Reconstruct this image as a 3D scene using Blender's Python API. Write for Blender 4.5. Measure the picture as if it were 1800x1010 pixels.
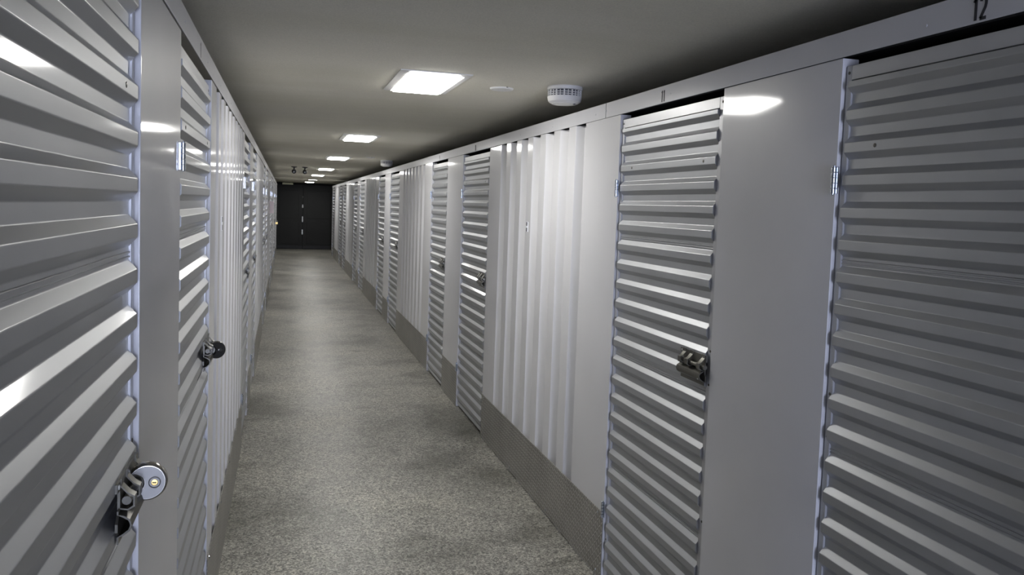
import bpy, bmesh, math, random
from mathutils import Vector, Matrix
random.seed(7)
for o in list(bpy.data.objects):
    bpy.data.objects.remove(o)
S = bpy.context.scene
COL = S.collection
PI = math.pi

# ------------------------------------------------------------------ camera, world, exposure
CAM_H = 1.65
cam = bpy.data.cameras.new('camera')
cam.sensor_width = 36.0
cam.lens = 28.0
cam.shift_y = -50.0/1800.0
cam.clip_start = 0.02
co = bpy.data.objects.new('camera', cam)
COL.objects.link(co)
RX = Vector((0.96151333, -0.27248016, 0.03530821))
UP = Vector((-0.01649779, 0.07101944, 0.99733849))
FW = Vector((0.27426252, 0.95953676, -0.06379082))
m = Matrix((RX, UP, -FW)).transposed().to_4x4()
m.translation = Vector((0, 0, CAM_H))
co.matrix_world = m
S.camera = co

w = bpy.data.worlds.new('world')
S.world = w
w.use_nodes = True
w.node_tree.nodes['Background'].inputs[0].default_value = (0.70, 0.78, 1.0, 1)
w.node_tree.nodes['Background'].inputs[1].default_value = 0.0

# daylight falling in through the open doorway at the near end of the corridor, far behind the camera
DOORWAY_Y = -7.0
dl = bpy.data.lights.new('doorway_daylight', 'AREA')
dl.shape = 'RECTANGLE'
dl.size, dl.size_y = 1.6, 2.05
dl.energy = 285.0
dl.color = (0.68, 0.75, 1.0)
dlo = bpy.data.objects.new('doorway_daylight', dl)
dlo.location = (0.56, DOORWAY_Y, 1.04)
dlo.rotation_euler = (math.pi/2, 0, 0)
COL.objects.link(dlo)

S.view_settings.view_transform = 'Standard'
S.view_settings.look = 'None'
S.view_settings.gamma = 1.0
S.view_settings.use_curve_mapping = False
S.view_settings.exposure = 0.1

LAMP_STRENGTH = 36.5
LAMP_COLOR = (1.0, 0.985, 0.95)

S.cycles.diffuse_bounces = 10
S.cycles.max_bounces = 14

# ------------------------------------------------------------------ dimensions (metres)
XL, XR = -0.2606, 1.381          # faces of the two locker walls
HB, HT = 2.068, 2.135            # header strip bottom / top
CEIL = 2.25
Y0, YE = DOORWAY_Y, 25.25             # extent of the locker rows
YW = 28.0                        # end wall
PER = 4.645
KP = 0.313                       # kick plate height

# ------------------------------------------------------------------ materials
class NT:
    def __init__(s, name):
        s.m = bpy.data.materials.new(name)
        s.m.use_nodes = True
        s.t = s.m.node_tree
        s.b = s.t.nodes['Principled BSDF']
    def n(s, t, **kw):
        nd = s.t.nodes.new(t)
        for k, v in kw.items():
            setattr(nd, k, v)
        return nd
    def l(s, a, b):
        s.t.links.new(a, b)
    def set(s, **kw):
        for k, v in kw.items():
            s.b.inputs[k.replace('_', ' ')].default_value = v
    def pos(s):
        return s.n('ShaderNodeNewGeometry').outputs['Position']
    def noise(s, vec, scale, detail=3, rough=0.5, mapscale=None):
        if mapscale:
            mp = s.n('ShaderNodeMapping')
            mp.inputs['Scale'].default_value = mapscale
            s.l(vec, mp.inputs[0]); vec = mp.outputs[0]
        nd = s.n('ShaderNodeTexNoise')
        nd.inputs['Scale'].default_value = scale
        nd.inputs['Detail'].default_value = detail
        nd.inputs['Roughness'].default_value = rough
        s.l(vec, nd.inputs['Vector'])
        return nd.outputs['Fac']
    def ramp(s, fac, stops):
        r = s.n('ShaderNodeValToRGB')
        e = r.color_ramp.elements
        while len(e) < len(stops):
            e.new(0.5)
        for i, (p, c) in enumerate(stops):
            e[i].position = p
            e[i].color = c if len(c) == 4 else (*c, 1)
        s.l(fac, r.inputs[0])
        return r.outputs[0]
    def mix(s, a, b, fac, mode='MIX'):
        x = s.n('ShaderNodeMix', data_type='RGBA', blend_type=mode)
        if isinstance(fac, (int, float)): x.inputs[0].default_value = fac
        else: s.l(fac, x.inputs[0])
        for v, i in ((a, 6), (b, 7)):
            if isinstance(v, tuple): x.inputs[i].default_value = (*v, 1) if len(v) == 3 else v
            else: s.l(v, x.inputs[i])
        return x.outputs[2]
    def math(s, op, a, b=None, c=None):
        x = s.n('ShaderNodeMath', operation=op)
        for v, i in ((a, 0), (b, 1), (c, 2)):
            if v is None: continue
            if isinstance(v, (int, float)): x.inputs[i].default_value = v
            else: s.l(v, x.inputs[i])
        return x.outputs[0]
    def bump(s, h, strength, dist):
        b = s.n('ShaderNodeBump')
        b.inputs['Strength'].default_value = strength
        b.inputs['Distance'].default_value = dist
        s.l(h, b.inputs['Height'])
        s.l(b.outputs[0], s.b.inputs['Normal'])
        return b

def painted(name, col, rough, coat, coat_rough, metallic=0.0, var=0.06, wave=0.0, wave_scale=2.0, grain=0.0, ripple=0.0):
    k = NT(name)
    p = k.pos()
    n1 = k.noise(p, 3.0, 4)
    lo = tuple(c*(1-var) for c in col); hi = tuple(min(1, c*(1+var)) for c in col)
    k.l(k.ramp(n1, [(0.3, lo), (0.7, hi)]), k.b.inputs['Base Color'])
    k.set(Roughness=rough, Metallic=metallic, Coat_Weight=coat, Coat_Roughness=coat_rough)
    if wave:
        h = k.noise(p, wave_scale, 1, 0.4)
        if ripple:                      # buckled sheet: one vertical ripple across the panel
            yy = k.n('ShaderNodeSeparateXYZ'); k.l(p, yy.inputs[0])
            sn = k.math('SINE', k.math('MULTIPLY', k.math('SUBTRACT', yy.outputs[1], 2.2), 2*PI/1.2))
            h = k.math('SUBTRACT', h, k.math('MULTIPLY', sn, ripple/wave))
        b = k.bump(h, 1.0, wave)
        k.l(b.outputs[0], k.b.inputs['Coat Normal'])
    elif grain:
        k.bump(k.noise(p, 260, 2), 0.25, grain)
    return k.m

M = {}
M['white'] = painted('white_painted_steel', (0.655, 0.655, 0.68), 0.42, 0.55, 0.07, var=0.03, wave=0.0005, wave_scale=1.6)
M['white_wavy'] = painted('white_painted_steel_oil_canned', (0.655, 0.655, 0.68), 0.42, 0.55, 0.08, var=0.03, wave=0.0006, wave_scale=2.6, ripple=0.0152)
M['white_corr'] = painted('white_corrugated_steel', (0.65, 0.65, 0.668), 0.38, 0.6, 0.09, var=0.02)
M['header'] = painted('white_header_steel', (0.60, 0.60, 0.625), 0.5, 0.15, 0.2, var=0.04, grain=0.0004)
M['door'] = painted('silver_coated_steel', (0.405, 0.415, 0.43), 0.44, 0.25, 0.09, metallic=0.72, var=0.04)
M['stile'] = painted('galvanised_frame', (0.52, 0.525, 0.54), 0.42, 0.2, 0.2, metallic=0.4, var=0.08)
M['chrome'] = painted('zinc_chrome', (0.62, 0.66, 0.72), 0.18, 0.0, 0.1, metallic=1.0, var=0.1)
M['lock'] = painted('polished_stainless', (0.42, 0.405, 0.38), 0.16, 0.0, 0.1, metallic=1.0, var=0.1)
M['lock_dark'] = painted('dark_stainless', (0.13, 0.125, 0.115), 0.2, 0.0, 0.1, metallic=0.9, var=0.1)
M['lock_face'] = painted('brushed_stainless_face', (0.26, 0.255, 0.245), 0.42, 0.0, 0.1, metallic=0.5, var=0.05)
M['brass'] = painted('brass', (0.72, 0.52, 0.2), 0.3, 0.0, 0.1, metallic=1.0)
M['tarnish'] = painted('tarnished_zinc', (0.115, 0.11, 0.092), 0.38, 0.1, 0.2, metallic=0.6, var=0.45)
M['black'] = painted('black_paint', (0.012, 0.012, 0.013), 0.5, 0.0, 0.1)
M['print'] = painted('black_print', (0.03, 0.03, 0.038), 0.6, 0.0, 0.1)
M['plastic'] = painted('white_plastic', (0.74, 0.73, 0.71), 0.45, 0.1, 0.2, var=0.02)
M['slot'] = painted('dark_vent', (0.10, 0.10, 0.115), 0.7, 0.0, 0.2)
M['paper'] = painted('pinkish_paper', (0.92, 0.80, 0.84), 0.8, 0.0, 0.2)
M['sticker'] = painted('pale_label', (0.85, 0.86, 0.9), 0.5, 0.0, 0.2)
M['end'] = painted('charcoal_door', (0.009, 0.0095, 0.009), 0.6, 0.0, 0.3, var=0.15)
M['endwall'] = painted('charcoal_wall', (0.010, 0.0105, 0.0098), 0.85, 0.0, 0.3, var=0.15)
M['pale'] = painted('pale_fitting', (0.72, 0.73, 0.7), 0.35, 0.0, 0.3, metallic=0.3)
M['signbox'] = painted('pale_yellow_plastic', (0.85, 0.84, 0.6), 0.5, 0.0, 0.3)
M['lampframe'] = painted('lamp_frame_white', (0.88, 0.87, 0.84), 0.4, 0.1, 0.2)
M['backwall'] = painted('locker_back_wall', (0.05, 0.05, 0.048), 0.9, 0.0, 0.2)  # shade of the locker interior put into the colour, blackening the door-top gaps

k = NT('ceiling_plaster')
p = k.pos()
c = k.ramp(k.noise(p, 0.9, 5, 0.6), [(0.25, (0.79, 0.755, 0.65)), (0.75, (0.86, 0.825, 0.715))])
fine = k.ramp(k.noise(p, 190, 2), [(0.3, (0.88, 0.88, 0.88)), (0.7, (1.0, 1.0, 1.0))])
st = k.ramp(k.noise(p, 1.0, 3, 0.6, (0.35, 1.3, 1)), [(0.4, (0.93, 0.93, 0.9)), (0.6, (1, 1, 1))])
k.l(k.mix(k.mix(c, fine, 1.0, 'MULTIPLY'), st, 1.0, 'MULTIPLY'), k.b.inputs['Base Color'])
k.set(Roughness=0.85)
k.bump(k.noise(p, 160, 3), 0.35, 0.002)
M['ceiling'] = k.m

k = NT('speckled_epoxy_floor')
p = k.pos()
v1 = k.n('ShaderNodeTexVoronoi'); v1.inputs['Scale'].default_value = 150
k.l(p, v1.inputs['Vector'])
sp = k.n('ShaderNodeSeparateColor'); k.l(v1.outputs['Color'], sp.inputs[0])
speck = k.ramp(sp.outputs[0], [(0.0, (0.035, 0.034, 0.031)), (0.22, (0.13, 0.125, 0.11)), (0.5, (0.265, 0.254, 0.222)), (0.8, (0.44, 0.424, 0.372)), (1.0, (0.66, 0.635, 0.565))])
v2 = k.n('ShaderNodeTexVoronoi'); v2.inputs['Scale'].default_value = 62
k.l(p, v2.inputs['Vector'])
sp2 = k.n('ShaderNodeSeparateColor'); k.l(v2.outputs['Color'], sp2.inputs[0])
speck = k.mix(speck, k.ramp(sp2.outputs[1], [(0.2, (0.10, 0.10, 0.092)), (0.8, (0.40, 0.39, 0.355))]), 0.3)
stain = k.noise(p, 1.0, 6, 0.62, (1.3, 1.3, 1.0))
stain2 = k.noise(p, 2.4, 5, 0.6, (0.9, 1.6, 1.0))
f1 = k.ramp(stain, [(0.36, (0.50, 0.50, 0.48)), (0.50, (0.95, 0.95, 0.95)), (0.68, (1.22, 1.21, 1.18))])
f2 = k.ramp(stain2, [(0.30, (0.60, 0.60, 0.58)), (0.40, (1, 1, 1))])
k.l(k.mix(k.mix(speck, f1, 1.0, 'MULTIPLY'), f2, 1.0, 'MULTIPLY'), k.b.inputs['Base Color'])
k.l(k.ramp(stain, [(0.3, (0.33,)*3), (0.7, (0.46,)*3)]), k.b.inputs['Roughness'])
k.set(Specular_IOR_Level=0.42)
k.bump(sp.outputs[0], 0.25, 0.0015)
M['floor'] = k.m

k = NT('diamond_tread_plate')
p = k.pos()
sx = k.n('ShaderNodeSeparateXYZ'); k.l(p, sx.inputs[0])
U = k.math('MULTIPLY', sx.outputs[1], 44.0)
V = k.math('MULTIPLY', sx.outputs[2], 44.0)
fu, fv = k.math('FLOOR', U), k.math('FLOOR', V)
chk = k.math('MULTIPLY', k.math('FRACT', k.math('MULTIPLY', k.math('ADD', fu, fv), 0.5)), 2.0)   # 0 or 1
sg = k.math('SUBTRACT', k.math('MULTIPLY', chk, 2.0), 1.0)
qu = k.math('SUBTRACT', k.math('FRACT', U), 0.5)
qv = k.math('MULTIPLY', k.math('SUBTRACT', k.math('FRACT', V), 0.5), sg)
a = k.math('DIVIDE', k.math('ADD', qu, qv), 0.80)
b = k.math('DIVIDE', k.math('SUBTRACT', qu, qv), 0.27)
h = k.math('MAXIMUM', k.math('SUBTRACT', 1.0, k.math('ADD', k.math('MULTIPLY', a, a), k.math('MULTIPLY', b, b))), 0.0)
h = k.math('POWER', h, 0.6)
dirt = k.noise(p, 4.0, 5, 0.6)
k.l(k.mix(k.ramp(dirt, [(0.3, (0.23, 0.222, 0.20)), (0.7, (0.34, 0.33, 0.30))]), (0.52, 0.51, 0.475), k.math('MULTIPLY', h, 0.8)), k.b.inputs['Base Color'])
k.set(Roughness=0.42, Metallic=0.55)
k.bump(h, 1.0, 0.004)
M['tread'] = k.m

def emis(name, col, strength):
    k = NT(name)
    k.b.inputs['Base Color'].default_value = (0.8, 0.8, 0.8, 1)
    k.b.inputs['Emission Color'].default_value = (*col, 1)
    k.b.inputs['Emission Strength'].default_value = strength
    return k.m
M['lamp'] = emis('lamp_diffuser', LAMP_COLOR, LAMP_STRENGTH)

# ------------------------------------------------------------------ object helpers
def props(o, label=None, cat=None, group=None, kind=None):
    if label: o['label'] = label
    if cat: o['category'] = cat
    if group: o['group'] = group
    if kind: o['kind'] = kind
    return o

def empty(name, loc, **kw):
    o = bpy.data.objects.new(name, None)
    o.empty_display_size = 0.1
    o.location = loc
    COL.objects.link(o)
    return props(o, **kw)

WLOC = {}
def wloc(o):
    return WLOC.get(o.name, Vector(o.location))

def obj(name, bm, mat, parent=None, angle=34, origin=None, **kw):
    """link bm (world coordinates) as one mesh object"""
    bmesh.ops.recalc_face_normals(bm, faces=bm.faces)
    off = Vector(origin) if origin is not None else (wloc(parent) if parent is not None else Vector((0, 0, 0)))
    bmesh.ops.translate(bm, verts=bm.verts, vec=-off)
    lim = math.radians(angle)
    for f in bm.faces: f.smooth = True
    for e in bm.edges:
        e.smooth = len(e.link_faces) == 2 and e.calc_face_angle(9) < lim
    me = bpy.data.meshes.new(name)
    bm.to_mesh(me); bm.free()
    me.materials.append(M[mat])
    o = bpy.data.objects.new(name, me)
    COL.objects.link(o)
    wn = o.modifiers.new('weighted_normals', 'WEIGHTED_NORMAL')
    wn.keep_sharp = True
    wn.weight = 60
    if parent is not None:
        o.parent = parent
        o.location = off - wloc(parent)
    else:
        o.location = off
    WLOC[o.name] = off.copy()
    return props(o, **kw)

def thing(name, loc, **kw):
    o = empty(name, loc, **kw)
    WLOC[o.name] = Vector(loc)
    return o

def X(side, d):
    return XR + d if side == 'r' else XL - d
def P(side, u, d, z):
    return Vector((X(side, d), u, z))

def abox(bm, a, b, bev=0.0, seg=1):
    lo = Vector((min(a[i], b[i]) for i in range(3))); hi = Vector((max(a[i], b[i]) for i in range(3)))
    r = bmesh.ops.create_cube(bm, size=1.0)
    vs = r['verts']
    for v in vs:
        v.co = Vector((lo[i] + (v.co[i]+0.5)*(hi[i]-lo[i]) for i in range(3)))
    if bev:
        es = {e for v in vs for e in v.link_edges}
        bmesh.ops.bevel(bm, geom=list(es), offset=bev, segments=seg, affect='EDGES', profile=0.5)

def wbox(bm, side, u0, u1, d0, d1, z0, z1, bev=0.0, seg=1):
    abox(bm, P(side, u0, d0, z0), P(side, u1, d1, z1), bev, seg)

def fillet(pts, r, n=3):
    out = [Vector(pts[0])]
    for i in range(1, len(pts)-1):
        p0, p1, p2 = Vector(pts[i-1]), Vector(pts[i]), Vector(pts[i+1])
        a, b = (p0-p1), (p2-p1)
        la, lb = a.length, b.length
        if la < 1e-9 or lb < 1e-9: continue
        ang = a.angle(b)
        if ang > 3.1:
            out.append(p1); continue
        t = min(r/math.tan(ang/2), la*0.45, lb*0.45)
        q0, q2 = p1 + a/la*t, p1 + b/lb*t
        for j in range(n+1):
            s = j/n
            out.append(q0*(1-s)**2 + p1*2*s*(1-s) + q2*s*s)
    out.append(Vector(pts[-1]))
    return out

def extrude_poly(bm, ring0, ring1):
    """closed prism between two matching rings of points"""
    A = [bm.verts.new(p) for p in ring0]
    B = [bm.verts.new(p) for p in ring1]
    n = len(A)
    for i in range(n):
        j = (i+1) % n
        bm.faces.new((A[i], A[j], B[j], B[i]))
    bm.faces.new(A); bm.faces.new(list(reversed(B)))

def tube(bm, pts, r, n=10, cap=True):
    pts = [Vector(p) for p in pts]
    rings = []
    prev = None
    for i, p in enumerate(pts):
        t = (pts[min(i+1, len(pts)-1)] - pts[max(i-1, 0)]).normalized()
        if prev is None:
            ref = Vector((0, 0, 1)) if abs(t.z) < 0.9 else Vector((1, 0, 0))
            a = t.cross(ref).normalized()
        else:
            a = (prev - t*prev.dot(t)).normalized()
        prev = a
        b = t.cross(a)
        rings.append([bm.verts.new(p + a*r*math.cos(2*PI*k/n) + b*r*math.sin(2*PI*k/n)) for k in range(n)])
    for i in range(len(rings)-1):
        for k in range(n):
            bm.faces.new((rings[i][k], rings[i][(k+1) % n], rings[i+1][(k+1) % n], rings[i+1][k]))
    if cap:
        bm.faces.new(rings[0]); bm.faces.new(list(reversed(rings[-1])))

def lathe(bm, prof, center, axis=Vector((0, 0, 1)), n=32):
    """prof: (radius, height along axis) list; closed at both ends"""
    axis = Vector(axis).normalized()
    ref = Vector((1, 0, 0)) if abs(axis.x) < 0.9 else Vector((0, 1, 0))
    a = axis.cross(ref).normalized(); b = axis.cross(a)
    c = Vector(center)
    rings = []
    for r, h in prof:
        rings.append([bm.verts.new(c + axis*h + a*max(r, 1e-5)*math.cos(2*PI*k/n) + b*max(r, 1e-5)*math.sin(2*PI*k/n)) for k in range(n)])
    for i in range(len(rings)-1):
        for k in range(n):
            bm.faces.new((rings[i][k], rings[i][(k+1) % n], rings[i+1][(k+1) % n], rings[i+1][k]))
    bm.faces.new(rings[0]); bm.faces.new(list(reversed(rings[-1])))

# ------------------------------------------------------------------ shell
XA, XB = -2.2, 3.4
bm = bmesh.new(); abox(bm, (XA, Y0, -0.1), (XB, YW+0.3, 0.0)); obj('floor', bm, 'floor', kind='structure')
bm = bmesh.new(); abox(bm, (XA, Y0, CEIL), (XB, YW+0.3, CEIL+0.12)); obj('ceiling', bm, 'ceiling', kind='structure')
bm = bmesh.new(); abox(bm, (XA-0.1, Y0, 0), (XA, YW+0.3, CEIL)); obj('wall_outer_left', bm, 'backwall', kind='structure')
bm = bmesh.new(); abox(bm, (XB, Y0, 0), (XB+0.1, YW+0.3, CEIL)); obj('wall_outer_right', bm, 'backwall', kind='structure')
bm = bmesh.new(); abox(bm, (XA, Y0-0.1, 0), (XL, Y0, CEIL)); abox(bm, (XR, Y0-0.1, 0), (XB, Y0, CEIL)); abox(bm, (XL, Y0-0.1, 2.1), (XR, Y0, CEIL)); obj('wall_behind', bm, 'backwall', kind='structure')
# end wall with the door hole
DX0, DX1, DZ1 = -0.33, 1.62, 2.19
bm = bmesh.new()
abox(bm, (XA, YW+0.1, 0), (XB, YW+0.15, CEIL)); abox(bm, (XA, YW, 0), (DX0, YW+0.1, CEIL)); abox(bm, (DX1, YW, 0), (XB, YW+0.1, CEIL)); abox(bm, (DX0, YW, DZ1), (DX1, YW+0.1, CEIL))
obj('wall_end', bm, 'endwall', kind='structure')
# unseen dark boards added over the lockers so the door-top gaps stay black
for nm, a, b in (('shade_board_left', XA, XL-0.07), ('shade_board_right', XR+0.07, XB)):
    bm = bmesh.new(); abox(bm, (a, Y0, 2.085), (b, YE, 2.1)); obj(nm, bm, 'backwall', kind='structure')
# shallow batten across the ceiling near the far end
bm = bmesh.new(); abox(bm, (XL-0.3, 22.35, CEIL-0.028), (XR+0.3, 22.5, CEIL), 0.004); obj('trim_1', bm, 'ceiling', kind='structure')

# ------------------------------------------------------------------ layout of the two rows
doorsR = [(0.925, 1.78), (2.365, 3.205)]
for k in range(1, 6):
    doorsR.append((5.49 + PER*(k-1), 6.365 + PER*(k-1)))
    if k < 5: doorsR.append((7.01 + PER*(k-1), 7.80 + PER*(k-1)))
doorsL = [(0.69, 1.62), (2.2, 3.06)]
for k in range(1, 6):
    s = PER*(k-1)
    doorsL.append((5.46 + s, 6.30 + s))
    if k < 5: doorsL.append((6.86 + s, 7.70 + s))

wall = {}
wall['r'] = thing('wall_right', (XR, 0, 0), kind='structure')
wall['l'] = thing('wall_left', (XL, 0, 0), kind='structure')

# ---- header strips with numbers
def ribbon(bm, side, path, cu, cz, sx, sz, wd, d=-0.0048):
    """flat printed stroke: path in glyph units (x to the reader's right, y up)"""
    sgn = -1 if side == 'r' else 1
    pts = [Vector((x*sx, y*sz)) for x, y in path]
    L, R = [], []
    for i, p in enumerate(pts):
        t = (pts[min(i+1, len(pts)-1)] - pts[max(i-1, 0)]).normalized()
        nrm = Vector((-t.y, t.x))*wd*0.5
        L.append(p+nrm); R.append(p-nrm)
    for dd in (d,):
        A = [bm.verts.new(P(side, cu+sgn*q.x, dd, cz+q.y)) for q in L]
        B = [bm.verts.new(P(side, cu+sgn*q.x, dd, cz+q.y)) for q in R]
        A2 = [bm.verts.new(P(side, cu+sgn*q.x, dd+0.0005, cz+q.y)) for q in L]
        B2 = [bm.verts.new(P(side, cu+sgn*q.x, dd+0.0005, cz+q.y)) for q in R]
        for i in range(len(A)-1):
            bm.faces.new((A[i], A[i+1], B[i+1], B[i]))
            bm.faces.new((A2[i], B2[i], B2[i+1], A2[i+1]))
            bm.faces.new((A[i], A2[i], A2[i+1], A[i+1]))
            bm.faces.new((B[i], B[i+1], B2[i+1], B2[i]))
        bm.faces.new((A[0], B[0], B2[0], A2[0])); bm.faces.new((A[-1], A2[-1], B2[-1], B[-1]))
def arc(cx, cy, rx, ry, a0, a1, n=12):
    return [(cx+rx*math.cos(math.radians(a0+(a1-a0)*i/n)), cy+ry*math.sin(math.radians(a0+(a1-a0)*i/n))) for i in range(n+1)]
GLY = {
    '1': [[(0.0, -0.5), (0.0, 0.5)], [(-0.02, 0.45), (-0.22, 0.30)]],
    '2': [arc(0, 0.22, 0.30, 0.26, 165, -20, 10) + [(0.22, 0.0), (-0.30, -0.46)], [(-0.36, -0.46), (0.36, -0.46)]],
    '0': [arc(0, 0, 0.28, 0.46, 0, 360, 20)],
    '9': [arc(0, 0.2, 0.28, 0.27, 0, 360, 16), [(0.28, 0.2), (0.26, -0.1), (0.10, -0.48)]],
}
def number(text, side, cu, cz, hgt, parent):
    bm = bmesh.new()
    adv = hgt*0.40
    sgn = -1 if side == 'r' else 1
    x0 = -adv*(len(text)-1)/2
    for i, ch in enumerate(text):
        for st in GLY[ch]:
            ribbon(bm, side, st, cu + sgn*(x0+i*adv), cz, hgt*0.46, hgt, hgt*0.15)
    obj('door_number', bm, 'print', parent, label='black painted number %s' % text)

def header(side, cuts, nums):
    for a, b in zip(cuts[:-1], cuts[1:]):
        bm = bmesh.new()
        wbox(bm, side, a+0.0025, b-0.0025, -0.004, -0.0008, HB, HT, 0.002, 2)
        h = obj('header_strip', bm, 'header', wall[side])
        for t, u, cz, hg in nums:
            if a < u < b: number(t, side, u, cz, hg, h)
        # a few screws along the strip
        u = a + 0.12
        while u < min(b, 8.0):
            bm = bmesh.new()
            lathe(bm, [(0.0035, 0), (0.003, 0.0012), (0.001, 0.0016)], P(side, u, -0.004, HB+0.022+0.01*random.random()), (-1 if side == 'r' else 1, 0, 0), 8)
            obj('screw', bm, 'header', h)
            u += 0.62
cuts = [Y0, -5.5, -1.1, 3.37, 7.84, 12.3, 16.8, 21.2, YE]
header('r', cuts, [('12', 1.357, 2.097, 0.047), ('11', 2.80, 2.0955, 0.043), ('10', 5.93, 2.0955, 0.043), ('9', 7.40, 2.0955, 0.043)])
header('l', [Y0, -6.0, -1.6, 3.28, 7.75, 12.2, 16.7, 21.1, YE], [('1', 2.63, 2.0955, 0.045)])

# ---- wall panels
RIB_DEPTH = 0.035
def corr_panel(side, u0, u1, r0, nrib, pitch=0.2375):
    """vertical corrugated sheet: nrib recesses starting at r0"""
    pts = [(u0, 0.0)]
    for i in range(nrib):
        s = r0 + i*pitch
        pts += [(s, 0.0), (s+0.034, RIB_DEPTH), (s+0.100, RIB_DEPTH), (s+0.135, 0.0)]
    pts.append((u1, 0.0))
    pr = fillet(pts, 0.007, 3)
    ring = [(p.x, p.y) for p in pr] + [(u1, 0.048), (u0, 0.048)]
    bm = bmesh.new()
    extrude_poly(bm, [P(side, u, d, 0.0) for u, d in ring], [P(side, u, d, HB-0.0005) for u, d in ring])
    o = obj('corrugated_panel', bm, 'white_corr', wall[side])
    return o

def flat_panel(side, u0, u1, mat='white'):
    bm = bmesh.new()
    wbox(bm, side, u0+0.001, u1-0.001, 0.0, 0.05, 0.0, HB-0.0005, 0.0025, 2)
    return obj('flat_panel', bm, mat, wall[side])

def kick(side, u0, u1, screws=True):
    bm = bmesh.new()
    wbox(bm, side, u0+0.002, u1-0.002, -0.0035, -0.0002, 0.006, KP, 0.001)
    kp = obj('kick_plate', bm, 'tread', wall[side])
    if screws:
        n = max(2, int((u1-u0)/0.6)+1)
        for i in range(n):
            u = u0 + 0.06 + (u1-u0-0.12)*i/(n-1)
            for z in ((KP-0.018, 0.03) if u < 9 else (KP-0.018,)):
                bm = bmesh.new()
                lathe(bm, [(0.006, 0), (0.0055, 0.0015), (0.003, 0.0028), (0.0008, 0.003)], P(side, u, -0.0035, z), (-1 if side == 'r' else 1, 0, 0), 8)
                obj('screw', bm, 'chrome', kp)

def fill_row(side, doors):
    # between the two doors of a pair a flat panel, between pairs a corrugated bay
    flat_panel(side, Y0, doors[0][0]); kick(side, Y0, doors[0][0], False)
    for a, b in zip(doors[:-1], doors[1:]):
        u0, u1 = a[1], b[0]
        if u1-u0 < 1.2:
            flat_panel(side, u0, u1, 'white_wavy' if side == 'r' and u1 < 3 else 'white')
            kick(side, u0, u1)
        else:
            if side == 'r':
                s, r0 = u1-0.29, u0+0.415
                corr_panel(side, u0+0.001, s, r0, 7)
                flat_panel(side, s, u1)
            else:
                s, r0 = u0+0.185, u0+0.21
                flat_panel(side, u0, s)
                nr = 9
                corr_panel(side, s, u1-0.001, r0, nr, (u1-0.15-r0-0.135)/(nr-1))
            kick(side, u0, u1)
    flat_panel(side, doors[-1][1], YE); kick(side, doors[-1][1], YE, False)
fill_row('r', doorsR)
fill_row('l', doorsL)

# ------------------------------------------------------------------ storage doors
D_CREST, D_VAL, D_BACK = 0.001, 0.0155, 0.022
PITCH = 0.5/6
SO, CR, SI = 0.0172, 0.0245, 0.0172      # lower slope, crest, upper slope; the rest is valley
def sheet_profile(z0, nr, z1, lap=True):
    pts = [(z0, D_VAL)]
    for i in range(nr):
        s = z0 + i*PITCH + 0.008
        pts += [(s, D_VAL), (s+SO, D_CREST), (s+SO+CR, D_CREST), (s+SO+CR+SI, D_VAL)]
    if not lap:                        # the top sheet is cut through its last crest
        s = z0 + nr*PITCH + 0.008
        pts += [(s, D_VAL), (s+SO, D_CREST)]
    pr = fillet(pts + [(z1, D_VAL if lap else D_CREST)], 0.0045, 3)
    body = [(p.x, p.y) for p in pr[:-1]]
    if lap:                            # folded edge where the next sheet hooks in
        body += [(z1-0.0125, D_VAL), (z1-0.0115, D_VAL-0.0028), (z1-0.0095, D_VAL-0.0028), (z1-0.0085, D_VAL),
                 (z1-0.0045, D_VAL), (z1-0.0035, D_VAL-0.0028), (z1-0.0012, D_VAL-0.0028)]
        return body + [(z1-0.0004, D_VAL)]
    return body + [(z1, D_CREST)]

def hinge(side, u, z, parent, h=0.07):
    sg = -1 if side == 'r' else 1
    bm = bmesh.new()
    wbox(bm, side, u-0.012, u+0.012, -0.003, 0.0, z-h/2, z+h/2, 0.0006)
    o = obj('hinge', bm, 'chrome', parent, label='zinc plated butt hinge')
    bm = bmesh.new()
    n = 5
    for i in range(n):
        a = z-h/2 + h*i/n
        lathe(bm, [(0.0045, 0), (0.0062, 0.0008), (0.0062, h/n-0.0016), (0.0045, h/n-0.0008)], P(side, u, -0.007, a), (0, 0, 1), 12)
    lathe(bm, [(0.002, 0), (0.0045, 0.002), (0.0045, 0.004)], P(side, u, -0.007, z-h/2-0.004), (0, 0, 1), 12)
    lathe(bm, [(0.0045, 0), (0.0045, 0.002), (0.002, 0.004)], P(side, u, -0.007, z+h/2), (0, 0, 1), 12)
    obj('knuckle', bm, 'chrome', o)

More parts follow.
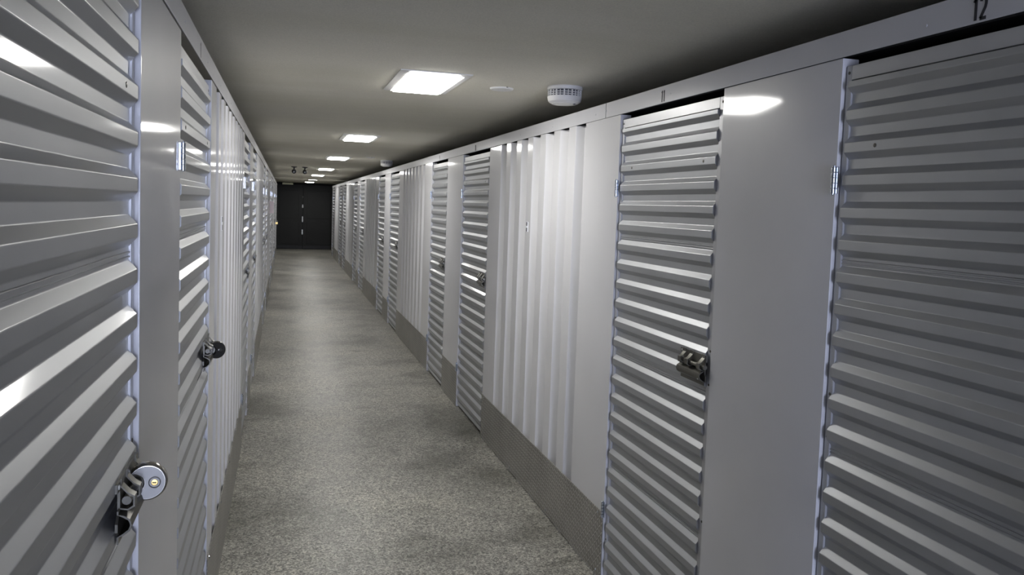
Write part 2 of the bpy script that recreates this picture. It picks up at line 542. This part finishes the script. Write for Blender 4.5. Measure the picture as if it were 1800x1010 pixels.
def latch(side, ue, zc, parent, inward, locked=False):
    """slide bolt hasp; ue = edge of the door leaf, inward = +1/-1 direction towards the door middle"""
    U = lambda v: ue + inward*v
    # unlocked latches of the padlocked row lie flat against the door
    flat = 0.35 if side == 'l' and not locked else 1.0
    P = lambda sd, u, d, zz: Vector((X(sd, d*flat), u, zz))
    bm = bmesh.new()
    # base plate: long top flange, stepped outline
    z = zc
    out = [(0.0, -0.045), (0.165, -0.045), (0.178, -0.036), (0.178, -0.022), (0.165, -0.012), (0.158, -0.01), (0.158, 0.028), (0.180, 0.030), (0.180, 0.045), (0.0, 0.045), (0.0, 0.024), (0.006, 0.018), (0.006, -0.020), (0.0, -0.026)]
    extrude_poly(bm, [P(side, U(a), -0.0035, z+b) for a, b in out], [P(side, U(a), 0.0008, z+b) for a, b in out])
    o = obj('latch', bm, 'tarnish', parent, label='dark tarnished slide bolt latch')
    # lower housing: half round channel
    bm = bmesh.new()
    prof = [(z-0.058, -0.0035), (z-0.046, -0.0035), (z-0.043, -0.012), (z-0.036, -0.021), (z-0.026, -0.024), (z-0.016, -0.021), (z-0.010, -0.012), (z-0.008, -0.0035), (z-0.002, -0.0035)]
    prof = prof + [(zz + (0.0022 if -0.045 < zz-z < -0.027 else -0.0022 if -0.025 < zz-z < -0.009 else 0.0), d+0.0024) for zz, d in reversed(prof)]
    extrude_poly(bm, [P(side, U(0.008), d, zz) for zz, d in prof], [P(side, U(0.172), d, zz) for zz, d in prof])
    obj('bolt_housing', bm, 'tarnish', o)
    # sliding bolt with hasp tab
    bm = bmesh.new()
    tube(bm, [P(side, U(-0.012), -0.012, z+0.008), P(side, U(0.15), -0.012, z+0.008)], 0.0075, 12)
    obj('bolt', bm, 'tarnish', o)
    for v in (0.006, 0.088, 0.138):
        bm = bmesh.new()
        pr = [(-0.012, -0.0035), (-0.014, -0.016), (-0.008, -0.026), (0.010, -0.026), (0.016, -0.016), (0.028, -0.0055), (0.040, -0.0055), (0.040, -0.0035), (0.027, -0.0035), (0.0135, -0.015), (0.008, -0.0235), (-0.006, -0.0235), (-0.0115, -0.015), (-0.0095, -0.0035)]
        extrude_poly(bm, [P(side, U(v), d, z+0.008+b) for b, d in pr], [P(side, U(v+0.020), d, z+0.008+b) for b, d in pr])
        obj('bolt_guide', bm, 'tarnish', o)
    # tab with the padlock hole (stands off the door)
    if locked: hasp(P, side, U, z, o)
    for a, b in ((0.17, 0.038), (0.02, 0.038), (0.16, -0.028), (0.02, -0.034)):
        bm = bmesh.new()
        lathe(bm, [(0.0045, 0), (0.004, 0.0015), (0.001, 0.0024)], P(side, U(a), -0.0035 if b > 0 else -0.0195, z+b), (-1 if side == 'r' else 1, 0, 0), 8)
        obj('rivet', bm, 'pale', o)
    return o

def hasp(P, side, U, z, o):
    bm = bmesh.new()
    n = 14
    outer = [(-0.004, 0.022)] + [(-0.016+0.0*i - 0.020*math.sin(PI*i/n), 0.022*math.cos(PI*i/n)) for i in range(n+1)] + [(-0.004, -0.022)]
    extrude_poly(bm, [P(side, U(0.046), d, z+0.002+b) for d, b in outer], [P(side, U(0.0495), d, z+0.002+b) for d, b in outer])
    obj('hasp_tab', bm, 'tarnish', o)

def locker_door(side, u0, u1, label, zl=1.128, locked=False):
    um = (u0+u1)/2
    t = thing('storage_door', (X(side, 0.02), um, 0), label=label, cat='door', group='ribbed storage doors', kind='thing')
    a, b = u0+0.004, u1-0.004
    sa, sb = 0.033, 0.020          # stile widths at the two edges
    hinge_near = side == 'l'
    for s0, s1 in ((a, a+sa), (b-sb, b)):
        bm = bmesh.new(); wbox(bm, side, s0, s1, 0.010, 0.034, 0.02, 2.045, 0.0012)
        obj('stile', bm, 'stile', t)
    bm = bmesh.new(); wbox(bm, side, a+sa, b-sb, 0.0095, 0.034, 2.008, 2.045, 0.0012); obj('top_rail', bm, 'stile', t)
    bm = bmesh.new(); wbox(bm, side, a+sa, b-sb, 0.0095, 0.034, 0.02, 0.047, 0.0012); obj('bottom_rail', bm, 'stile', t)
    z0 = 0.047
    for i in range(4):
        z1 = z0 + 0.5 if i < 3 else 2.0035
        pr = sheet_profile(z0, 6 if i < 3 else 5, z1, i < 3)
        ring = pr + [(pr[-1][0], D_BACK), (z0, D_BACK)]
        bm = bmesh.new()
        extrude_poly(bm, [P(side, a+sa-0.002, d, z) for z, d in ring], [P(side, b-sb+0.002, d, z) for z, d in ring])
        obj('ribbed_sheet', bm, 'door', t, angle=50)
        z0 = z1
    hu = u0 if hinge_near else u1
    for z in (1.752, 0.33):
        hinge(side, hu + (-0.002 if hinge_near else 0.002), z, t)
    if hinge_near: latch(side, u1-(0.04 if locked else 0.02), zl, t, -1, locked)
    else: latch(side, u0+0.02, zl, t, 1)
    # rivets in the stiles, holes in the sheet
    if um < 9:
        ax = (-1 if side == 'r' else 1, 0, 0)
        for uu in (a+0.014, b-0.010):
            for z in ((2.027, 1.19, 1.075, 0.6, 0.2) if um < 4 else (2.027,)):
                bm = bmesh.new(); lathe(bm, [(0.0045, 0), (0.004, 0.0012), (0.001, 0.002)], P(side, uu, 0.0099, z), ax, 8)
                obj('rivet', bm, 'tarnish', t)
        for uu in (a+0.11, b-0.13):
            bm = bmesh.new(); lathe(bm, [(0.0055, 0), (0.005, 0.001), (0.001, 0.0016)], P(side, uu, D_CREST, 1.547+3*PITCH+0.008+SO+CR*0.5), ax, 8)
            obj('rivet', bm, 'tarnish', t)
    return t

ORD = ['', 'second', 'third', 'fourth', 'fifth', 'sixth', 'seventh', 'eighth', 'ninth', 'tenth', 'eleventh', 'twelfth']
labR = ['ribbed silver storage door under the number 12, beside a wide white panel',
        'ribbed silver storage door under the number 11 with a dark slide bolt latch',
        'ribbed silver storage door just past the first white corrugated bay beyond number 11',
        'ribbed silver storage door fourth along the row of numbers 12 and 11',
        'ribbed silver storage door fifth along the row of numbers 12 and 11',
        'ribbed silver storage door sixth along the row of numbers 12 and 11',
        'ribbed silver storage door seventh along the row of numbers 12 and 11',
        'ribbed silver storage door eighth along the row of numbers 12 and 11',
        'ribbed silver storage door ninth along the row of numbers 12 and 11',
        'ribbed silver storage door tenth along the row of numbers 12 and 11',
        'ribbed silver storage door last along the row of numbers 12 and 11']
labL = ['big ribbed silver storage door locked with the shiny disc padlock with gold keyway',
        'ribbed silver storage door locked with the smaller dark disc padlock',
        'ribbed silver storage door just past the corrugated bay in the padlocked row',
        'ribbed silver storage door fourth along the padlocked row',
        'ribbed silver storage door fifth along the padlocked row',
        'ribbed silver storage door sixth along the padlocked row',
        'ribbed silver storage door seventh along the padlocked row, past the paper notice',
        'ribbed silver storage door eighth along the padlocked row',
        'ribbed silver storage door ninth along the padlocked row',
        'ribbed silver storage door tenth along the padlocked row',
        'ribbed silver storage door last along the padlocked row']
for (a, b), l in zip(doorsR, labR): locker_door('r', a, b, l)
for i, ((a, b), l) in enumerate(zip(doorsL, labL)): locker_door('l', a, b, l, 1.13 if i == 0 else 1.118, i < 2)

# ------------------------------------------------------------------ disc padlocks
def padlock(c, r, dark, label, yaw=0.0, tilt=0.0):
    """disc in the X-Z plane facing the camera (-Y); shackle gap towards the door (-X)"""
    body_m = 'lock_dark' if dark else 'lock'
    t = thing('disc_padlock', c, label=label, cat='padlock', group='disc padlocks on storage doors')
    c = Vector(c)
    R = Matrix.Rotation(yaw, 3, 'Z') @ Matrix.Rotation(tilt, 3, 'Y')
    T = lambda x, y, z: c + R @ Vector((x, y, z))
    def outline(rr, rn, n=40):
        # disc with a round bite taken out at the -X side
        cx = -0.60*r
        pts = []
        d = 0.60*r
        ca = (rr*rr + d*d - rn*rn)/(2*rr*d)
        ca = max(-1, min(1, ca))
        a0 = math.acos(ca)
        for i in range(n+1):
            a = PI - a0 - (2*PI-2*a0)*i/n
            pts.append((rr*math.cos(a), rr*math.sin(a)))
        p0, p1 = pts[-1], pts[0]
        b1 = math.atan2(p0[1], p0[0]-cx); b0 = math.atan2(p1[1], p1[0]-cx)
        if b1 > 0: b1 -= 2*PI
        m = 16
        for i in range(1, m):
            b = b1 + (b0-b1)*i/m
            pts.append((cx + rn*math.cos(b), rn*math.sin(b)))
        return pts
    th = 0.012
    rn = 0.44*r
    # stack of rings gives the rounded rim
    lay = [(-th, 0.86), (-th*0.85, 0.93), (-th*0.45, 0.985), (0, 1.0), (th*0.45, 0.985), (th*0.85, 0.93), (th, 0.86)]
    bm = bmesh.new()
    rings = [[bm.verts.new(T(x, y, z)) for x, z in outline(r*s, rn + r*(1-s)*0.4)] for y, s in lay]
    n = len(rings[0])
    for i in range(len(rings)-1):
        for k in range(n):
            bm.faces.new((rings[i][k], rings[i][(k+1) % n], rings[i+1][(k+1) % n], rings[i+1][k]))
    bm.faces.new(rings[0]); bm.faces.new(list(reversed(rings[-1])))
    obj('lock_body', bm, body_m, t, angle=40)
    bm = bmesh.new()
    fo = outline(r*0.84, rn + r*0.07)
    extrude_poly(bm, [T(x, -th-0.0006, z) for x, z in fo], [T(x, -th+0.001, z) for x, z in fo])
    obj('lock_face', bm, body_m if dark else 'lock_face', t)
    # curved shackle closing the bite
    bm = bmesh.new()
    pts = [T(-0.60*r + 0.0 + 0.50*r*math.cos(a), 0, 0.50*r*math.sin(a)) for a in [math.radians(75+210*i/16) for i in range(17)]]
    tube(bm, pts, 0.0042, 10)
    obj('shackle', bm, body_m, t)
    kx = 0.36*r
    bm = bmesh.new(); lathe(bm, [(0.30*r, 0), (0.30*r, 0.0022), (0.25*r, 0.003), (0.24*r, 0.0016)], T(kx, -th, 0), R @ Vector((0, -1, 0)), 24)
    obj('lock_cylinder', bm, body_m if dark else 'lock_face', t)
    bm = bmesh.new(); lathe(bm, [(0.17*r, 0), (0.17*r, 0.0024), (0.14*r, 0.0030)], T(kx, -th, 0), R @ Vector((0, -1, 0)), 20)
    kw = obj('key_plug', bm, 'tarnish' if dark else 'brass', t)
    bm = bmesh.new()
    sl = [(-0.10*r, -0.02*r), (0.02*r, -0.02*r), (0.02*r, -0.05*r), (0.06*r, -0.02*r), (0.10*r, 0.0), (0.06*r, 0.03*r), (-0.02*r, 0.025*r), (-0.10*r, 0.05*r)]
    extrude_poly(bm, [T(kx+x, -th-0.0034, z) for x, z in sl], [T(kx+x, -th-0.0028, z) for x, z in sl])
    obj('keyway', bm, 'black', kw)
    return t
padlock((-0.2330, 1.535, 1.135), 0.035, False, 'shiny round disc padlock with gold keyway on the big ribbed door', 0.12)
padlock((-0.2285, 2.975, 1.112), 0.0315, True, 'dark round disc padlock on the second ribbed door', 0.45)

# ------------------------------------------------------------------ ceiling lamps
LX = 0.655
lamp_lab = ['bright rectangular ceiling lamp beside the large smoke detector',
            'bright ceiling lamp second along the ceiling from the smoke detector',
            'bright ceiling lamp third along the ceiling, before the small smoke detector',
            'bright ceiling lamp fourth along the ceiling, just past the twin cameras',
            'small bright ceiling lamp fifth along the ceiling',
            'small bright ceiling lamp sixth along the ceiling',
            'small bright ceiling lamp last along the ceiling at the dark end']
lampY = [3.93, 7.55, 11.2, 15.2, 19.0, 22.75, 26.2]
lampX = [0.648, 0.645, 0.675, 0.705, 0.70, 0.715, 0.72]
for y, x, l in zip(lampY, lampX, lamp_lab):
    t = thing('ceiling_lamp', (x, y, CEIL), label=l, cat='lamp', group='rectangular lamps along the ceiling')
    def ring(wx, wy, z): return [Vector((x+sx*wx, y+sy*wy, z)) for sx, sy in ((-1, -1), (1, -1), (1, 1), (-1, 1))]
    bm = bmesh.new()
    wx, wy = 0.165, 0.335
    lay = [ring(wx, wy, CEIL), ring(wx, wy, CEIL-0.004), ring(wx-0.020, wy-0.020, CEIL-0.008), ring(wx-0.034, wy-0.034, CEIL-0.010), ring(wx-0.036, wy-0.036, CEIL-0.002)]
    V = [[bm.verts.new(p) for p in L] for L in lay]
    for i in range(len(V)-1):
        for j in range(4): bm.faces.new((V[i][j], V[i][(j+1) % 4], V[i+1][(j+1) % 4], V[i+1][j]))
    bm.faces.new(V[0]); bm.faces.new(V[-1])
    obj('lamp_frame', bm, 'lampframe', t, angle=20)
    bm = bmesh.new()
    wx, wy = 0.122, 0.295
    lay = [ring(wx, wy, CEIL-0.004), ring(wx, wy, CEIL-0.012), ring(wx-0.005, wy-0.005, CEIL-0.016)]
    V = [[bm.verts.new(p) for p in L] for L in lay]
    for i in range(len(V)-1):
        for j in range(4): bm.faces.new((V[i][j], V[i][(j+1) % 4], V[i+1][(j+1) % 4], V[i+1][j]))
    bm.faces.new(V[0]); bm.faces.new(V[-1])
    obj('diffuser', bm, 'lamp', t, angle=20)

# ------------------------------------------------------------------ smoke detectors, cover plates, cameras
def smoke(x, y, label):
    t = thing('smoke_detector', (x, y, CEIL), label=label, cat='smoke detector', group='smoke detectors on the ceiling')
    c = (x, y, CEIL)
    dn = (0, 0, -1)
    n = 40
    bm = bmesh.new(); lathe(bm, [(0.086, 0), (0.088, 0.006), (0.086, 0.016), (0.080, 0.019)], c, dn, n); obj('mounting_base', bm, 'plastic', t)
    bm = bmesh.new(); lathe(bm, [(0.079, 0.018), (0.077, 0.048)], c, dn, n); obj('smoke_chamber', bm, 'slot', t)
    bm = bmesh.new()
    for i in range(26):
        a = 2*PI*i/26
        if i % 2 == 0 or i % 13 == 0:
            r0, r1, hw = 0.076, 0.0835, 0.0032
        else:
            r0, r1, hw = 0.076, 0.0825, 0.0014
        ca, sa = math.cos(a), math.sin(a)
        ringA = [Vector((x+r*ca-s*sa, y+r*sa+s*ca, CEIL-0.018)) for r, s in ((r0, -hw), (r1, -hw), (r1, hw), (r0, hw))]
        ringB = [p - Vector((0, 0, 0.031)) for p in ringA]
        extrude_poly(bm, ringA, ringB)
    obj('vent_fins', bm, 'plastic', t, kind='stuff')
    for h in (0.028, 0.038):
        bm = bmesh.new(); lathe(bm, [(0.0775, h), (0.0832, h), (0.0828, h+0.0028), (0.077, h+0.0028)], c, dn, n); obj('vent_ring', bm, 'plastic', t)
    bm = bmesh.new(); lathe(bm, [(0.0825, 0.047), (0.084, 0.051), (0.083, 0.060), (0.079, 0.072), (0.068, 0.080), (0.062, 0.081), (0.060, 0.0835), (0.03, 0.085), (0.001, 0.0855)], c, dn, n); obj('cap', bm, 'plastic', t)
    bm = bmesh.new(); lathe(bm, [(0.006, 0.083), (0.006, 0.0865), (0.003, 0.0875)], (x+0.035, y-0.045, CEIL), dn, 12); obj('test_light', bm, 'slot', t)
smoke(1.308, 3.74, 'white slotted smoke detector above the corrugated bay beside door number 11')
smoke(1.345, 11.25, 'small white smoke detector farther along the ceiling past the second lamp')

def cover(x, y, r, label):
    bm = bmesh.new()
    lathe(bm, [(r, 0), (r, 0.003), (r*0.93, 0.008), (r*0.6, 0.0105), (r*0.1, 0.011)], (x, y, CEIL), (0, 0, -1), 32)
    t = obj('cover_plate', bm, 'lampframe', None, origin=(x, y, CEIL), label=label, cat='cover plate', group='round cover plates on the ceiling')
    bm = bmesh.new()
    lathe(bm, [(0.006, 0), (0.005, 0.003)], (x+r*0.2, y-r*0.95, CEIL), (0, 0, -1), 8)
    obj('screw', bm, 'slot', t)
cover(1.038, 3.93, 0.060, 'flat round white cover plate between the first lamp and the smoke detector')
cover(1.063, 10.7, 0.060, 'faint round white cover plate near the small smoke detector')

def camera_dome(x, y, label, sg):
    t = thing('security_camera', (x, y, CEIL), label=label, cat='camera', group='twin black ceiling cameras')
    bm = bmesh.new(); lathe(bm, [(0.052, 0), (0.052, 0.010), (0.030, 0.016), (0.014, 0.022), (0.012, 0.06), (0.012, 0.07)], (x, y, CEIL), (0, 0, -1), 20); obj('mount', bm, 'black', t)
    cz = CEIL-0.085
    bm = bmesh.new()
    bmesh.ops.create_uvsphere(bm, u_segments=20, v_segments=12, radius=0.041)
    bmesh.ops.translate(bm, verts=bm.verts, vec=(x, y, cz))
    obj('camera_ball', bm, 'black', t)
    ax = Vector((0.05*sg, -1, -0.25)).normalized()
    bm = bmesh.new(); lathe(bm, [(0.022, 0.034), (0.022, 0.046), (0.018, 0.047), (0.016, 0.042)], Vector((x, y, cz)), ax, 18); obj('lens_ring', bm, 'slot', t)
    bm = bmesh.new(); lathe(bm, [(0.012, 0.030), (0.012, 0.044), (0.007, 0.0465), (0.001, 0.047)], Vector((x, y, cz)), ax, 14); obj('lens', bm, 'chrome', t)
camera_dome(0.133, 14.8, 'black ball camera on the ceiling, farther of the pair from the lamps', -1)
camera_dome(0.320, 14.8, 'black ball camera with a pale lens, closer of the pair to the lamps', 1)

# ------------------------------------------------------------------ small things on the walls
def bracket(side, u, z, label):
    t = thing('wall_clip', P(side, u, 0, z), label=label, cat='clip', group='small clips on the corrugated bays')
    bm = bmesh.new(); wbox(bm, side, u-0.020, u+0.020, -0.0035, 0.0002, z-0.030, z+0.030, 0.001); obj('plate', bm, 'sticker', t)
    bm = bmesh.new()
    for s in (-1, 1): wbox(bm, side, u-0.012, u+0.010, -0.0042, -0.0034, z+s*0.017-0.011, z+s*0.017+0.011, 0.0003)
    obj('printed_mark', bm, 'slot', t)
bracket('r', 4.528, 1.542, 'small white tag on the corrugated bay beside door number 11')
bracket('l', 3.58, 1.542, 'small pale tag on the corrugated bay past the dark disc padlock')

bm = bmesh.new()                       # a folded sheet: one flap on the wall, the other jutting into the corridor
ny = 14.0
pts = [(ny+0.035, -0.0006), (ny+0.006, -0.0006), (ny+0.001, -0.004), (ny, -0.010), (ny-0.004, -0.040), (ny-0.002, -0.068)]
extrude_poly(bm, [P('l', u, d, 1.42) for u, d in pts] + [P('l', u+0.0012, d-0.0004, 1.42) for u, d in reversed(pts)],
             [P('l', u, d, 1.62) for u, d in pts] + [P('l', u+0.0012, d-0.0004, 1.62) for u, d in reversed(pts)])
obj('paper_notice', bm, 'paper', None, origin=P('l', ny, -0.01, 1.42), label='pinkish paper notice sticking out from the far part of the padlocked row', cat='notice')

# brass padlock far down the padlocked row
def small_lock(side, u, z, label):
    s = -1 if side == 'r' else 1
    t = thing('brass_padlock', P(side, u, -0.02, z), label=label, cat='padlock')
    bm = bmesh.new(); wbox(bm, side, u-0.016, u+0.016, -0.080, -0.026, z-0.055, z, 0.004, 2); obj('lock_body', bm, 'brass', t)
    bm = bmesh.new(); tube(bm, [P(side, u, -0.036, z)] + [P(side, u, -0.053+0.017*math.cos(a), z+0.022+0.017*math.sin(a)) for a in [PI*i/8 for i in range(9)]] + [P(side, u, -0.070, z)], 0.004, 8); obj('shackle', bm, 'chrome', t)
small_lock('l', doorsL[8][1]-0.07, 1.11, 'tiny brass padlock on the ninth door of the padlocked row')

# ------------------------------------------------------------------ dark end door
d1 = thing('door_1', ((DX0+DX1)/2, YW, 0), kind='structure', label='tall charcoal double door closing the far end of the corridor')
xm = 0.565
for a, b in ((DX0+0.004, xm-0.003), (xm+0.003, DX1-0.004)):
    bm = bmesh.new(); abox(bm, (a, YW+0.01, 0.012), (b, YW+0.06, DZ1-0.004), 0.003); leaf = obj('leaf', bm, 'end', d1)
    bm = bmesh.new(); abox(bm, (a+0.01, YW-0.004, 0.012), (b-0.01, YW+0.0105, 0.125), 0.003); obj('bottom_strip', bm, 'black', leaf, label='black strip along the bottom')  # plain black strip across the foot of each leaf
    for z0, z1 in ((0.18, 0.92), (1.05, 1.98)):
        bm = bmesh.new(); abox(bm, (a+0.13, YW+0.002, z0), (b-0.13, YW+0.011, z1), 0.004); obj('leaf_panel', bm, 'end', leaf)
bm = bmesh.new(); tube(bm, [(xm-0.012, YW-0.012, 1.56), (xm-0.010, YW-0.012, 1.80)], 0.006, 8); abox(bm, (xm-0.03, YW-0.006, 1.76), (xm+0.01, YW+0.011, 1.79)); obj('bolt_rod', bm, 'tarnish', d1)
def fitting(zc, hh, parent):
    bm = bmesh.new(); abox(bm, (xm-0.030, YW-0.006, zc-hh), (xm+0.008, YW+0.011, zc+hh), 0.004); o = obj('latch_plate', bm, 'pale', parent)
    bm = bmesh.new(); lathe(bm, [(0.010, 0), (0.010, 0.02), (0.024, 0.026), (0.026, 0.04), (0.018, 0.05)], (xm-0.012, YW-0.006, zc-hh*0.4), (0, -1, 0), 16); obj('latch_knob', bm, 'pale', o)
fitting(1.46, 0.055, d1); fitting(1.02, 0.095, d1); fitting(0.585, 0.085, d1)

t = thing('sign_box', (0.055, 27.6, CEIL), label='pale yellowish box under the ceiling at the dark far end', cat='box')
bm = bmesh.new(); abox(bm, (-0.12, 27.55, 2.165), (0.225, 27.65, 2.225), 0.005); obj('box_body', bm, 'signbox', t)
bm = bmesh.new()
for xx in (-0.06, 0.16): tube(bm, [(xx, 27.6, 2.22), (xx, 27.6, CEIL)], 0.006, 8)
obj('hanger', bm, 'signbox', t)
